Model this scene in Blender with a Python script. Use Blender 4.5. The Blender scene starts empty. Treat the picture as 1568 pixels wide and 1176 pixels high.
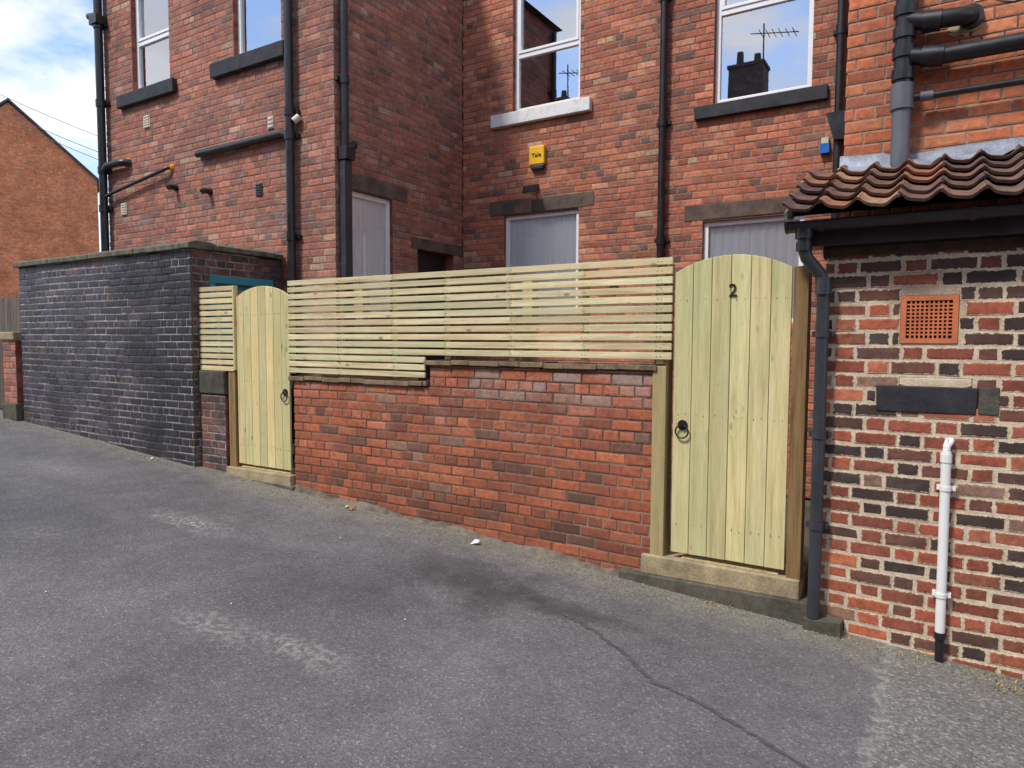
import bpy, math, random
from mathutils import Vector, Matrix
rng=random.Random(7)
S=bpy.context.scene
COL=S.collection
# ------------------------------------------------------------------ helpers
def lin(r,g,b):
    f=lambda c:(c/255/12.92) if c/255<=0.04045 else ((c/255+0.055)/1.055)**2.4
    return (f(r),f(g),f(b))
class NT:
    def __init__(s,name):
        m=bpy.data.materials.new(name); m.use_nodes=True; s.m=m; s.t=m.node_tree; s.t.nodes.clear()
        s.out=s.t.nodes.new('ShaderNodeOutputMaterial'); s.b=s.n('ShaderNodeBsdfPrincipled'); s.l(s.b.outputs[0],s.out.inputs[0])
        s.tc=s.n('ShaderNodeTexCoord').outputs['Object']
    def n(s,t,**k):
        x=s.t.nodes.new(t)
        for a,v in k.items(): setattr(x,a,v)
        return x
    def l(s,a,b): s.t.links.new(a,b)
    def put(s,v,sock):
        if isinstance(v,bpy.types.NodeSocket): s.l(v,sock)
        else:
            if isinstance(v,tuple) and len(v)==3 and sock.type=='RGBA': v=(*v,1)
            sock.default_value=v
    def mapping(s,scale=(1,1,1),loc=(0,0,0),vec=None,rot=(0,0,0)):
        m=s.n('ShaderNodeMapping'); m.inputs['Scale'].default_value=scale; m.inputs['Location'].default_value=loc; m.inputs['Rotation'].default_value=rot
        s.l(vec or s.tc,m.inputs[0]); return m.outputs[0]
    def noise(s,scale,detail=3,rough=.55,vec=None,color=False):
        x=s.n('ShaderNodeTexNoise'); x.inputs['Scale'].default_value=scale; x.inputs['Detail'].default_value=detail; x.inputs['Roughness'].default_value=rough
        s.l(vec or s.tc,x.inputs['Vector']); return x.outputs[1 if color else 0]
    def vor(s,scale,vec=None,out=0,feature='F1'):
        x=s.n('ShaderNodeTexVoronoi',feature=feature); x.inputs['Scale'].default_value=scale; s.l(vec or s.tc,x.inputs['Vector']); return x.outputs[out]
    def ramp(s,v,stops,interp='LINEAR'):
        r=s.n('ShaderNodeValToRGB'); e=r.color_ramp.elements; r.color_ramp.interpolation=interp
        while len(e)<len(stops): e.new(.5)
        for i,(p,c) in enumerate(stops):
            e[i].position=p; e[i].color=(*c,1) if isinstance(c,tuple) else (c,c,c,1)
        s.put(v,r.inputs[0]); return r.outputs[0]
    def mix(s,f,a,b,mode='MIX'):
        x=s.n('ShaderNodeMix',data_type='RGBA',blend_type=mode); x.clamp_factor=True
        s.put(f,x.inputs[0]); s.put(a,x.inputs[6]); s.put(b,x.inputs[7]); return x.outputs[2]
    def math(s,op,a,b=0.0,c=0.0):
        x=s.n('ShaderNodeMath',operation=op); s.put(a,x.inputs[0]); s.put(b,x.inputs[1]); s.put(c,x.inputs[2]); return x.outputs[0]
    def mr(s,v,a,b,c=0,d=1):
        x=s.n('ShaderNodeMapRange'); s.put(v,x.inputs[0])
        for i,q in enumerate((a,b,c,d)): x.inputs[i+1].default_value=q
        return x.outputs[0]
    def bump(s,h,strength=.3,dist=.01,normal=None):
        x=s.n('ShaderNodeBump'); x.inputs['Strength'].default_value=strength; x.inputs['Distance'].default_value=dist
        s.l(h,x.inputs['Height']); 
        if normal: s.l(normal,x.inputs['Normal'])
        s.l(x.outputs[0],s.b.inputs['Normal']); return x.outputs[0]
    def base(s,c,rough=.8,metal=0,spec=.4):
        s.put(c,s.b.inputs['Base Color']); s.put(rough,s.b.inputs['Roughness']); s.b.inputs['Metallic'].default_value=metal; s.b.inputs['Specular IOR Level'].default_value=spec
        return s.m
def g(v): return (v,v,v)

def m_brick(name,mortar,bleed=.5,soot=.3,sootcol=(.05,.045,.045),eff=0.0,effcol=(.6,.56,.52),rough=.88,effz=None,spec=.3,sootx=None,dust=.12,dustcol=None,grime=None):
    t=NT(name)
    a=t.n('ShaderNodeAttribute'); a.attribute_name='bc'
    n1=t.noise(24,3,.7); n2=t.noise(160,2,.7); n3=t.noise(1.3,4,.65); n4=t.noise(7,3,.7)
    c=t.mix(1,a.outputs['Color'],t.ramp(n1,[(.28,g(.60)),(.5,g(1.0)),(.72,g(1.34))]),'MULTIPLY')
    c=t.mix(1,c,t.ramp(n2,[(.3,g(.80)),(.65,g(1.15))]),'MULTIPLY')
    c=t.mix(dust,c,dustcol or lin(180,142,118))
    sf=t.math('MULTIPLY',t.ramp(n3,[(.40,g(0)),(.66,g(1))]),soot)
    sf=t.math('ADD',sf,t.math('MULTIPLY',t.ramp(n4,[(.5,g(0)),(.7,g(1))]),soot*.7))
    if sootx or grime:
        sp=t.n('ShaderNodeSeparateXYZ'); t.l(t.tc,sp.inputs[0])
    if sootx:
        e=t.math('ADD',sp.outputs[0],t.math('MULTIPLY',t.math('SUBTRACT',n3,.5),3.0))
        sf=t.math('MAXIMUM',sf,t.math('MULTIPLY',t.mr(e,sootx[0],sootx[1]),.85))
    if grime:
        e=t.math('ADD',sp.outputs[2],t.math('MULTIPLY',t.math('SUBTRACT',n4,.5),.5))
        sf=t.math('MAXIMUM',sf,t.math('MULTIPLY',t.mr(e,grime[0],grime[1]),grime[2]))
    c=t.mix(sf,c,sootcol)
    if eff>0:
        e=t.math('MULTIPLY',t.ramp(t.noise(3.1,4,.75,t.mapping((1,1,1.6),(5,3,1))),[(.5,g(0)),(.68,g(1))]),eff)
        if effz:
            sp2=t.n('ShaderNodeSeparateXYZ'); t.l(t.tc,sp2.inputs[0])
            e=t.math('MULTIPLY',e,t.mr(sp2.outputs[2],effz[0],effz[1]))
        c=t.mix(e,c,effcol)
    ed=t.math('ADD',a.outputs['Alpha'],t.math('MULTIPLY',t.math('SUBTRACT',t.noise(50,2,.7),.5),2.4))
    ef=t.ramp(ed,[(1.0-.75*bleed,g(0)),(min(1,1.12-.75*bleed),g(1))])
    mc=t.mix(n1,mortar,tuple(x*.75 for x in mortar))
    if sootx: mc=t.mix(sf,mc,sootcol)
    c=t.mix(t.math('MULTIPLY',ef,.9),c,mc)
    t.bump(t.math('ADD',n1,t.math('MULTIPLY',n2,.5)),.6,.006)
    return t.base(c,rough,0,spec)
def m_mortar(name,c1,c2,c3=None,lo=.45,hi=.6):
    t=NT(name); n=t.noise(14,4,.7); n2=t.noise(140,2,.7)
    c=t.mix(t.ramp(n,[(.35,g(0)),(.65,g(1))]),c1,c2)
    if c3: c=t.mix(t.ramp(t.noise(1.1,4,.65),[(lo,g(0)),(hi,g(1))]),c,c3)
    c=t.mix(1,c,t.ramp(n2,[(.3,g(.75)),(.7,g(1.15))]),'MULTIPLY')
    t.bump(n2,.8,.006); return t.base(c,.95,0,.2)
def m_brickproc(name,c1,c2,mort):
    t=NT(name); sp=t.n('ShaderNodeSeparateXYZ'); t.l(t.tc,sp.inputs[0]); cb=t.n('ShaderNodeCombineXYZ')
    u=t.math('ADD',sp.outputs[0],sp.outputs[1]); t.l(u,cb.inputs[0]); t.l(sp.outputs[2],cb.inputs[1])
    b=t.n('ShaderNodeTexBrick'); t.l(cb.outputs[0],b.inputs['Vector'])
    for k,v in (('Color1',(*c1,1)),('Color2',(*c2,1)),('Mortar',(*mort,1)),('Scale',1),('Mortar Size',.006),('Brick Width',.235),('Row Height',.08),('Bias',0.1),('Mortar Smooth',.2)): b.inputs[k].default_value=v
    c=t.mix(1,b.outputs[0],t.ramp(t.noise(1.5,4,.7),[(.3,g(.7)),(.7,g(1.2))]),'MULTIPLY')
    c=t.mix(1,c,t.ramp(t.noise(12,3,.7),[(.3,g(.8)),(.7,g(1.2))]),'MULTIPLY')
    t.bump(t.math('SUBTRACT',1,b.outputs[1]),.5,.01); return t.base(c,.9,0,.2)
def m_stone(name,c1,c2,sc=5,rough=.9,b=.5):
    t=NT(name); n=t.noise(sc,5,.7); n2=t.noise(90,2,.7)
    c=t.mix(t.ramp(n,[(.33,g(0)),(.66,g(1))]),c1,c2); c=t.mix(1,c,t.ramp(n2,[(.3,g(.75)),(.7,g(1.2))]),'MULTIPLY')
    t.bump(t.math('ADD',n,t.math('MULTIPLY',n2,.4)),b,.012); return t.base(c,rough,0,.3)
def m_plain(name,c,rough=.4,var=.12,spec=.5,metal=0,dirt=None):
    t=NT(name); n=t.noise(6,4,.7)
    cc=t.mix(1,c,t.ramp(n,[(.3,g(1-var)),(.7,g(1+var))]),'MULTIPLY')
    if dirt: cc=t.mix(t.ramp(t.noise(9,4,.75),[(.5,g(0)),(.75,g(.6))]),cc,dirt)
    return t.base(cc,t.ramp(n,[(.3,g(max(.02,rough-.08))),(.7,g(min(1,rough+.12)))]),metal,spec)
def m_wood(name,c1,c2,axis,green=(.30,.36,.17),knot=True,gf=.5):
    t=NT(name); a=t.n('ShaderNodeAttribute'); a.attribute_name='bc'
    off=t.n('ShaderNodeVectorMath',operation='MULTIPLY'); t.l(a.outputs['Color'],off.inputs[0]); off.inputs[1].default_value=(13,9,11)
    ad=t.n('ShaderNodeVectorMath',operation='ADD'); t.l(t.tc,ad.inputs[0]); t.l(off.outputs[0],ad.inputs[1]); v0=ad.outputs[0]
    sc=[30,30,30]; sc[axis]=1.5; sk=[7,7,7]; sk[axis]=3.2; sf=[200,200,200]; sf[axis]=7
    kv=t.vor(1.0,t.mapping(tuple(sk),vec=v0))
    warp=t.n('ShaderNodeVectorMath',operation='MULTIPLY_ADD')
    kr=t.ramp(kv,[(.0,g(1)),(.28,g(0))]); t.l(kr,warp.inputs[0]); warp.inputs[1].default_value=(.03,.03,.03); t.l(v0,warp.inputs[2])
    gr=t.noise(1,4,.62,t.mapping(tuple(sc),vec=warp.outputs[0])); fine=t.noise(1,2,.6,t.mapping(tuple(sf),vec=v0))
    c=t.mix(t.ramp(gr,[(.38,g(0)),(.60,g(1))]),c1,c2)
    c=t.mix(t.ramp(gr,[(.58,g(0)),(.70,g(.6))]),c,tuple(x*.60 for x in c2))
    sp=t.n('ShaderNodeSeparateColor'); t.l(a.outputs['Color'],sp.inputs[0])
    c=t.mix(t.math('MULTIPLY',t.ramp(t.noise(1.2,3,.6,t.mapping((2.5,2.5,1.0),vec=v0)),[(.4,g(0)),(.7,g(1))]),gf),c,green)
    c=t.mix(t.ramp(sp.outputs[1],[(.5,g(0)),(1,g(.38))]),c,green)
    c=t.mix(t.ramp(sp.outputs[2],[(.55,g(0)),(1,g(.40))]),c,tuple(min(1,x*k) for x,k in zip(c2,(1.02,.86,.78))))
    c=t.mix(1,c,t.ramp(sp.outputs[0],[(0,g(.80)),(1,g(1.10))]),'MULTIPLY')
    c=t.mix(1,c,t.ramp(fine,[(.3,g(.86)),(.7,g(1.07))]),'MULTIPLY')
    if knot:
        c=t.mix(t.ramp(kv,[(.0,g(.85)),(.055,g(.75)),(.12,g(0))]),c,(.20,.16,.07))
        c=t.mix(t.ramp(t.vor(1.0,t.mapping(tuple(sk),(3.3,1.2,.4),vec=v0)),[(.02,g(.6)),(.09,g(0))]),c,(.14,.30,.22))
    t.bump(t.math('ADD',gr,fine),.25,.003); return t.base(c,.72,0,.3)

M={}
M['b_house']=m_brick('brick_red_house',lin(176,146,126),.40,.28,lin(92,68,62),.20,lin(196,168,148),dust=.13)
M['mo_house']=m_mortar('mortar_house',lin(176,150,132),lin(142,116,102),lin(116,92,84))
M['b_wing']=m_brick('brick_red_wing',lin(168,146,134),.42,.38,lin(90,70,68),.36,lin(186,164,156),dust=.16)
M['b_block']=m_brick('brick_orange_block',lin(184,146,122),.44,.20,lin(112,74,60),.16,lin(200,170,146),dust=.13)
M['b_fence']=m_brick('brick_low_wall',lin(136,106,90),.32,.36,lin(80,60,54),.62,lin(178,160,150),effz=(-.95,-.15),dust=.10)
M['mo_fence']=m_mortar('mortar_low_wall',lin(126,96,80),lin(92,70,60),lin(164,140,122),.46,.6)
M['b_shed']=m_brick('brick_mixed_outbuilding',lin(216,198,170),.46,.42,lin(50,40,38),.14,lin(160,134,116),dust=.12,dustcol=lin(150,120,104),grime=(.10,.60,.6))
M['mo_shed']=m_mortar('mortar_cream',lin(224,208,182),lin(194,174,150),lin(166,146,126),.54,.7)
M['b_black']=m_brick('brick_black_outhouse',lin(160,154,152),.38,.35,lin(34,34,38),.20,lin(110,105,115),rough=.5,spec=.5,sootx=(-8.4,-7.4),dust=.03)
M['mo_black']=m_mortar('mortar_outhouse',lin(198,192,186),lin(130,124,124),lin(60,58,62),.44,.58)
M['b_pier']=m_brick('brick_outhouse_side',lin(134,118,110),.4,.45,lin(48,42,44),.14,dust=.08)
M['proc_red']=m_brickproc('brick_course_red',lin(165,90,68),lin(124,72,60),lin(130,105,92))
M['proc_far']=m_brickproc('brick_course_orange',lin(232,148,104),lin(210,126,86),lin(194,150,122))
M['stone']=m_stone('stone_lintel',lin(120,102,90),lin(76,66,60))
M['stone_y']=m_stone('stone_threshold',lin(180,162,128),lin(130,118,94),6)
M['stone_dk']=m_stone('stone_sooty',lin(58,58,56),lin(92,88,76),7)
M['eave_st']=m_stone('stone_eaves_stained',lin(88,66,56),lin(58,48,44),8)
M['sill']=m_stone('sill_painted_black',lin(36,36,40),lin(58,58,62),6,.6,.3)
M['coping']=m_stone('coping_concrete',lin(122,118,102),lin(72,72,62),9)
M['conc']=m_stone('mossy_concrete',lin(104,100,88),lin(70,68,58),6)
M['foot']=m_stone('footing_mortar',lin(128,120,106),lin(86,76,66),8)
M['tilecop']=m_stone('coping_clay',lin(150,128,98),lin(102,86,70),9)
M['upvc']=m_plain('upvc_white',(.88,.89,.89),.28,.02)
M['white']=m_plain('paint_white',(.8,.8,.79),.6,.04,dirt=lin(170,160,145))
M['pipe']=m_plain('pipe_black',(.017,.017,.02),.35,.3,.5)
M['pipegrey']=m_plain('pipe_grey',lin(96,98,104),.4,.12,.5)
M['pipeslate']=m_plain('pipe_slate',lin(54,56,62),.42,.15,.5)
M['whitepipe']=m_plain('pipe_white',(.8,.8,.78),.35,.05,.5)
M['iron']=m_plain('iron_black',(.012,.012,.013),.38,.2,.5)
M['room']=m_plain('room_dark',(.10,.10,.11),.9,.1,.1)
M['curtain']=m_plain('net_curtain',(.9,.91,.9),.9,.02,.1)
M['door']=m_plain('door_dark',lin(40,40,46),.4,.1)
M['teal']=m_plain('paint_teal',lin(48,138,150),.5,.1)
M['yellow']=m_plain('plastic_yellow',lin(244,190,40),.35,.03)
M['blue']=m_plain('plastic_blue',lin(20,100,190),.4,.03)
M['cream']=m_plain('plastic_cream',lin(206,196,176),.5,.06)
M['terra']=m_plain('terracotta',lin(198,116,78),.85,.18,.2,dirt=lin(150,96,70))
M['dark']=m_plain('void_dark',(.01,.01,.01),.9,.1,.1)
M['lead']=m_stone('lead_flashing',lin(160,166,178),lin(112,118,130),8,.55,.25)
M['foam']=m_plain('foam_orange',lin(214,140,40),.9,.2,.1)
M['slate']=m_stone('roof_slate',lin(84,86,92),lin(60,60,66),9,.6,.4)
M['w_v']=m_wood('pine_vertical',lin(230,216,162),lin(212,194,136),2,lin(186,194,142))
M['w_h']=m_wood('pine_horizontal',lin(234,222,178),lin(212,192,146),0,lin(188,192,150))
M['w_brown']=m_wood('timber_post_brown',lin(160,128,84),lin(124,96,62),2,lin(136,120,78),gf=.3)
M['w_post']=m_wood('timber_post',lin(204,182,134),lin(176,152,106),2,lin(174,172,124))
M['w_old']=m_wood('timber_weathered',lin(130,116,104),lin(92,80,72),2,lin(104,100,88))
def m_tile():
    t=NT('pantile_clay'); a=t.n('ShaderNodeAttribute'); a.attribute_name='bc'
    n=t.noise(11,4,.7); n2=t.noise(130,2,.7)
    c=t.mix(1,a.outputs['Color'],t.ramp(n,[(.3,g(.6)),(.7,g(1.3))]),'MULTIPLY')
    c=t.mix(t.ramp(t.noise(7,5,.75,t.mapping((1,1,1),(3,1,2))),[(.50,g(0)),(.66,g(.75))]),c,lin(112,106,88))
    t.bump(t.math('ADD',n,n2),.5,.008); return t.base(c,.95,0,.12)
M['tile']=m_tile()
def m_glass(name,f0):
    t=NT(name); t.t.nodes.remove(t.b)
    gl=t.n('ShaderNodeBsdfGlossy'); gl.inputs['Roughness'].default_value=.01; gl.inputs['Color'].default_value=(.95,.96,1,1)
    tr=t.n('ShaderNodeBsdfTransparent'); tr.inputs[0].default_value=(.96,.97,.98,1); mx=t.n('ShaderNodeMixShader')
    fr=t.n('ShaderNodeFresnel'); fr.inputs[0].default_value=1.5
    t.l(t.math('MULTIPLY_ADD',fr.outputs[0],.8,f0),mx.inputs[0]); t.l(tr.outputs[0],mx.inputs[1]); t.l(gl.outputs[0],mx.inputs[2]); t.l(mx.outputs[0],t.out.inputs[0])
    bp=t.n('ShaderNodeBump'); bp.inputs['Strength'].default_value=.02; bp.inputs['Distance'].default_value=.02; t.l(t.noise(1.6,1,.5),bp.inputs['Height']); t.l(bp.outputs[0],gl.inputs['Normal'])
    return t.m
M['glass']=m_glass('window_glass',.46); M['glass_c']=m_glass('window_glass_clear',.04)

# ------------------------------------------------------------------ mesh builder
class Frame:
    def __init__(s,o,U,N): s.o=Vector(o); s.U=Vector(U).normalized(); s.N=Vector(N).normalized()
    def p(s,u,z,d=0): return s.o+s.U*u+s.N*d+Vector((0,0,z))
def front(Y): return Frame((0,Y,0),(1,0,0),(0,-1,0))
def rface(X): return Frame((X,0,0),(0,1,0),(1,0,0))
def lface(X): return Frame((X,0,0),(0,-1,0),(-1,0,0))
WORLD=Frame((0,0,0),(1,0,0),(0,-1,0))
class MB:
    def __init__(s): s.v=[];s.f=[];s.mi=[];s.c=[];s.mats=[];s.sm=[]
    def mat(s,k):
        if k not in s.mats: s.mats.append(k)
        return s.mats.index(k)
    def add(s,vs,fs,k,col=(.5,.5,.5,0),smooth=False):
        b=len(s.v); s.v+= [tuple(x) for x in vs]; i=s.mat(k)
        for q in fs: s.f.append(tuple(b+j for j in q)); s.mi.append(i); s.sm.append(smooth)
        if isinstance(col,list): s.c+=col
        else: s.c+=[col]*len(vs)
    def box(s,W,u0,u1,z0,z1,d0,d1,k,rnd=True,jit=0):
        c=(rng.random(),rng.random(),rng.random(),0)
        P=[W.p(u+rng.uniform(-jit,jit),z+rng.uniform(-jit,jit),d) for d in (d0,d1) for z in (z0,z1) for u in (u0,u1)]
        s.add(P,[(0,2,3,1),(4,5,7,6),(0,1,5,4),(2,6,7,3),(0,4,6,2),(1,3,7,5)],k,c)
    def prism(s,W,poly,d0,d1,k):
        n=len(poly); c=(rng.random(),rng.random(),rng.random(),0)
        P=[W.p(u,z,d0) for u,z in poly]+[W.p(u,z,d1) for u,z in poly]
        F=[tuple(range(n))[::-1],tuple(range(n,2*n))]+[(i,(i+1)%n,n+(i+1)%n,n+i) for i in range(n)]
        s.add(P,F,k,c)
    def tube(s,pts,r,k,seg=14,cap=True):
        pts=[Vector(p) for p in pts]; n=len(pts); rs=r if isinstance(r,list) else [r]*n
        T=[]
        for i in range(n):
            a=(pts[i]-pts[i-1]).normalized() if i>0 else None; b=(pts[i+1]-pts[i]).normalized() if i<n-1 else None
            T.append((a,b))
        t0=T[0][1]; up=Vector((0,0,1)) if abs(t0.z)<.9 else Vector((1,0,0)); x=t0.cross(up).normalized(); vs=[]
        for i in range(n):
            a,b=T[i]; t=((a+b).normalized() if a is not None and b is not None else (a or b))
            x=(x-t*x.dot(t)).normalized(); y=t.cross(x)
            for j in range(seg):
                an=2*math.pi*j/seg; vs.append(pts[i]+x*math.cos(an)*rs[i]+y*math.sin(an)*rs[i])
        fs=[(i*seg+j,i*seg+(j+1)%seg,(i+1)*seg+(j+1)%seg,(i+1)*seg+j) for i in range(n-1) for j in range(seg)]
        s.add(vs,fs,k,smooth=True)
        if cap:
            s.add(vs[:seg],[tuple(range(seg))[::-1]],k); s.add(vs[-seg:],[tuple(range(seg))],k)
    def build(s,name,parent=None,bevel=0):
        me=bpy.data.meshes.new(name); me.from_pydata(s.v,[],s.f); 
        for k in s.mats: me.materials.append(M[k])
        me.polygons.foreach_set('material_index',s.mi); me.polygons.foreach_set('use_smooth',s.sm)
        a=me.color_attributes.new('bc','FLOAT_COLOR','POINT'); a.data.foreach_set('color',[x for c in s.c for x in c]); me.update()
        o=bpy.data.objects.new(name,me); COL.objects.link(o)
        if parent: o.parent=parent
        if bevel:
            m=o.modifiers.new('bevel','BEVEL'); m.width=bevel; m.segments=2; m.limit_method='ANGLE'; m.angle_limit=math.radians(50)
        return o
def empty(name,loc=(0,0,0)):
    e=bpy.data.objects.new(name,None); COL.objects.link(e); e.empty_display_size=.2; return e

def slab(W,u0,u1,z0,z1,holes,thick,kf,ks,recess,mb):
    u0+=.008; u1-=.008
    us=sorted({u0,u1,*[h[0] for h in holes],*[h[1] for h in holes]}); us=[u for u in us if u0<=u<=u1]
    zs=sorted({z0,z1,*[h[2] for h in holes],*[h[3] for h in holes]}); zs=[z for z in zs if z0<=z<=z1]
    def solid(i,j):
        if i<0 or j<0 or i>=len(us)-1 or j>=len(zs)-1: return False
        cu=(us[i]+us[i+1])/2; cz=(zs[j]+zs[j+1])/2
        return not any(h[0]<cu<h[1] and h[2]<cz<h[3] for h in holes)
    F=-recess; B=-thick
    for i in range(len(us)-1):
        for j in range(len(zs)-1):
            if not solid(i,j): continue
            a,b,c,d=us[i],us[i+1],zs[j],zs[j+1]
            mb.add([W.p(a,c,F),W.p(b,c,F),W.p(b,d,F),W.p(a,d,F)],[(0,1,2,3)],kf)
            mb.add([W.p(a,c,B),W.p(b,c,B),W.p(b,d,B),W.p(a,d,B)],[(3,2,1,0)],ks)
            if not solid(i-1,j): mb.add([W.p(a,c,F),W.p(a,c,B),W.p(a,d,B),W.p(a,d,F)],[(3,2,1,0)],ks)
            if not solid(i+1,j): mb.add([W.p(b,c,F),W.p(b,c,B),W.p(b,d,B),W.p(b,d,F)],[(0,1,2,3)],ks)
            if not solid(i,j-1): mb.add([W.p(a,c,F),W.p(b,c,F),W.p(b,c,B),W.p(a,c,B)],[(3,2,1,0)],ks)
            if not solid(i,j+1): mb.add([W.p(a,d,F),W.p(b,d,F),W.p(b,d,B),W.p(a,d,B)],[(0,1,2,3)],ks)
def pick(pal,r):
    t=sum(p[0] for p in pal); x=r.random()*t
    for w,c in pal:
        x-=w
        if x<=0: return c
    return pal[-1][1]
def brick_wall(name,W,u0,u1,z0,z1,holes,pal,kb,km,parent=None,course=.08,L=.235,joint=.011,bond='garden',recess=.006,thick=.25,seed=1,jit=.0015,colfn=None,ks='proc_red',prot=.0018,wav=.0028):
    r=random.Random(seed); mb=MB(); slab(W,u0,u1,z0,z1,holes,thick,km,ks,recess,mb)
    k=0; z=z0
    wv_=lambda u,zz: wav*math.sin(u*1.3+seed)+wav*.6*math.sin(u*3.1+zz*1.1+seed*2)
    while z<z1-.02:
        zt=min(z+course,z1); c=z+course/2
        if bond=='flem': units=[L,L/2.0]; off=(k%2)*L*.75
        elif bond=='garden' and k%4==3: units=[L/2]; off=L/4
        else: units=[L]; off=(k%2)*L/2
        hs=sorted([(h[0],h[1]) for h in holes if h[2]-.015<c<h[3]+.015])
        u=u0-off; n=0; ju=r.uniform(-.003,.003)
        while u<u1:
            w=units[n%len(units)]; n+=1; a=max(u,u0-joint/2)+joint/2+ (ju if u>u0 else 0); ju=r.uniform(-.004,.004)
            b=min(u+w,u1+joint/2)-joint/2+(ju if u+w<u1 else 0); u+=w
            segs=[(a,b)]
            for h in hs:
                ns=[]
                for (x,y) in segs:
                    if y<=h[0] or x>=h[1]: ns.append((x,y))
                    else:
                        if x<h[0]: ns.append((x,h[0]-.002))
                        if y>h[1]: ns.append((h[1]+.002,y))
                segs=ns
            for (x,y) in segs:
                if y-x<.025: continue
                col=pick(pal,r)
                if colfn: col=colfn((x+y)/2,c,r,col)
                v=r.uniform(.82,1.16); col=tuple(q*v for q in col)
                q0=z+joint/2+r.uniform(-jit,jit); q1=zt-joint/2+r.uniform(-jit,jit)
                p=r.uniform(-prot,prot); bk=-recess-.004; i=min(.011,(q1-q0)*.3)
                j=lambda:r.uniform(-jit,jit)
                wa,wb=(wv_(x,c),wv_(y,c)) if (z>z0 and zt<z1-.001) else (0,0)
                R=[(x+j(),q0+j()+wa),(y+j(),q0+j()+wb),(y+j(),q1+j()+wb),(x+j(),q1+j()+wa)]
                I=[(x+i,q0+i+wa),(y-i,q0+i+wb),(y-i,q1-i+wb),(x+i,q1-i+wa)]
                V=[W.p(a_,b_,bk) for a_,b_ in R]+[W.p(a_,b_,p-.0025) for a_,b_ in R]+[W.p(a_,b_,p+j()*.4) for a_,b_ in I]
                F=[(0,1,5,4),(1,2,6,5),(2,3,7,6),(3,0,4,7),(4,5,9,8),(5,6,10,9),(6,7,11,10),(7,4,8,11),(8,9,10,11)]
                mb.add(V,F,kb,[(*col,1.0)]*8+[(*col,0.0)]*4)
        z+=course; k+=1
    return mb.build(name,parent)

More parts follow.
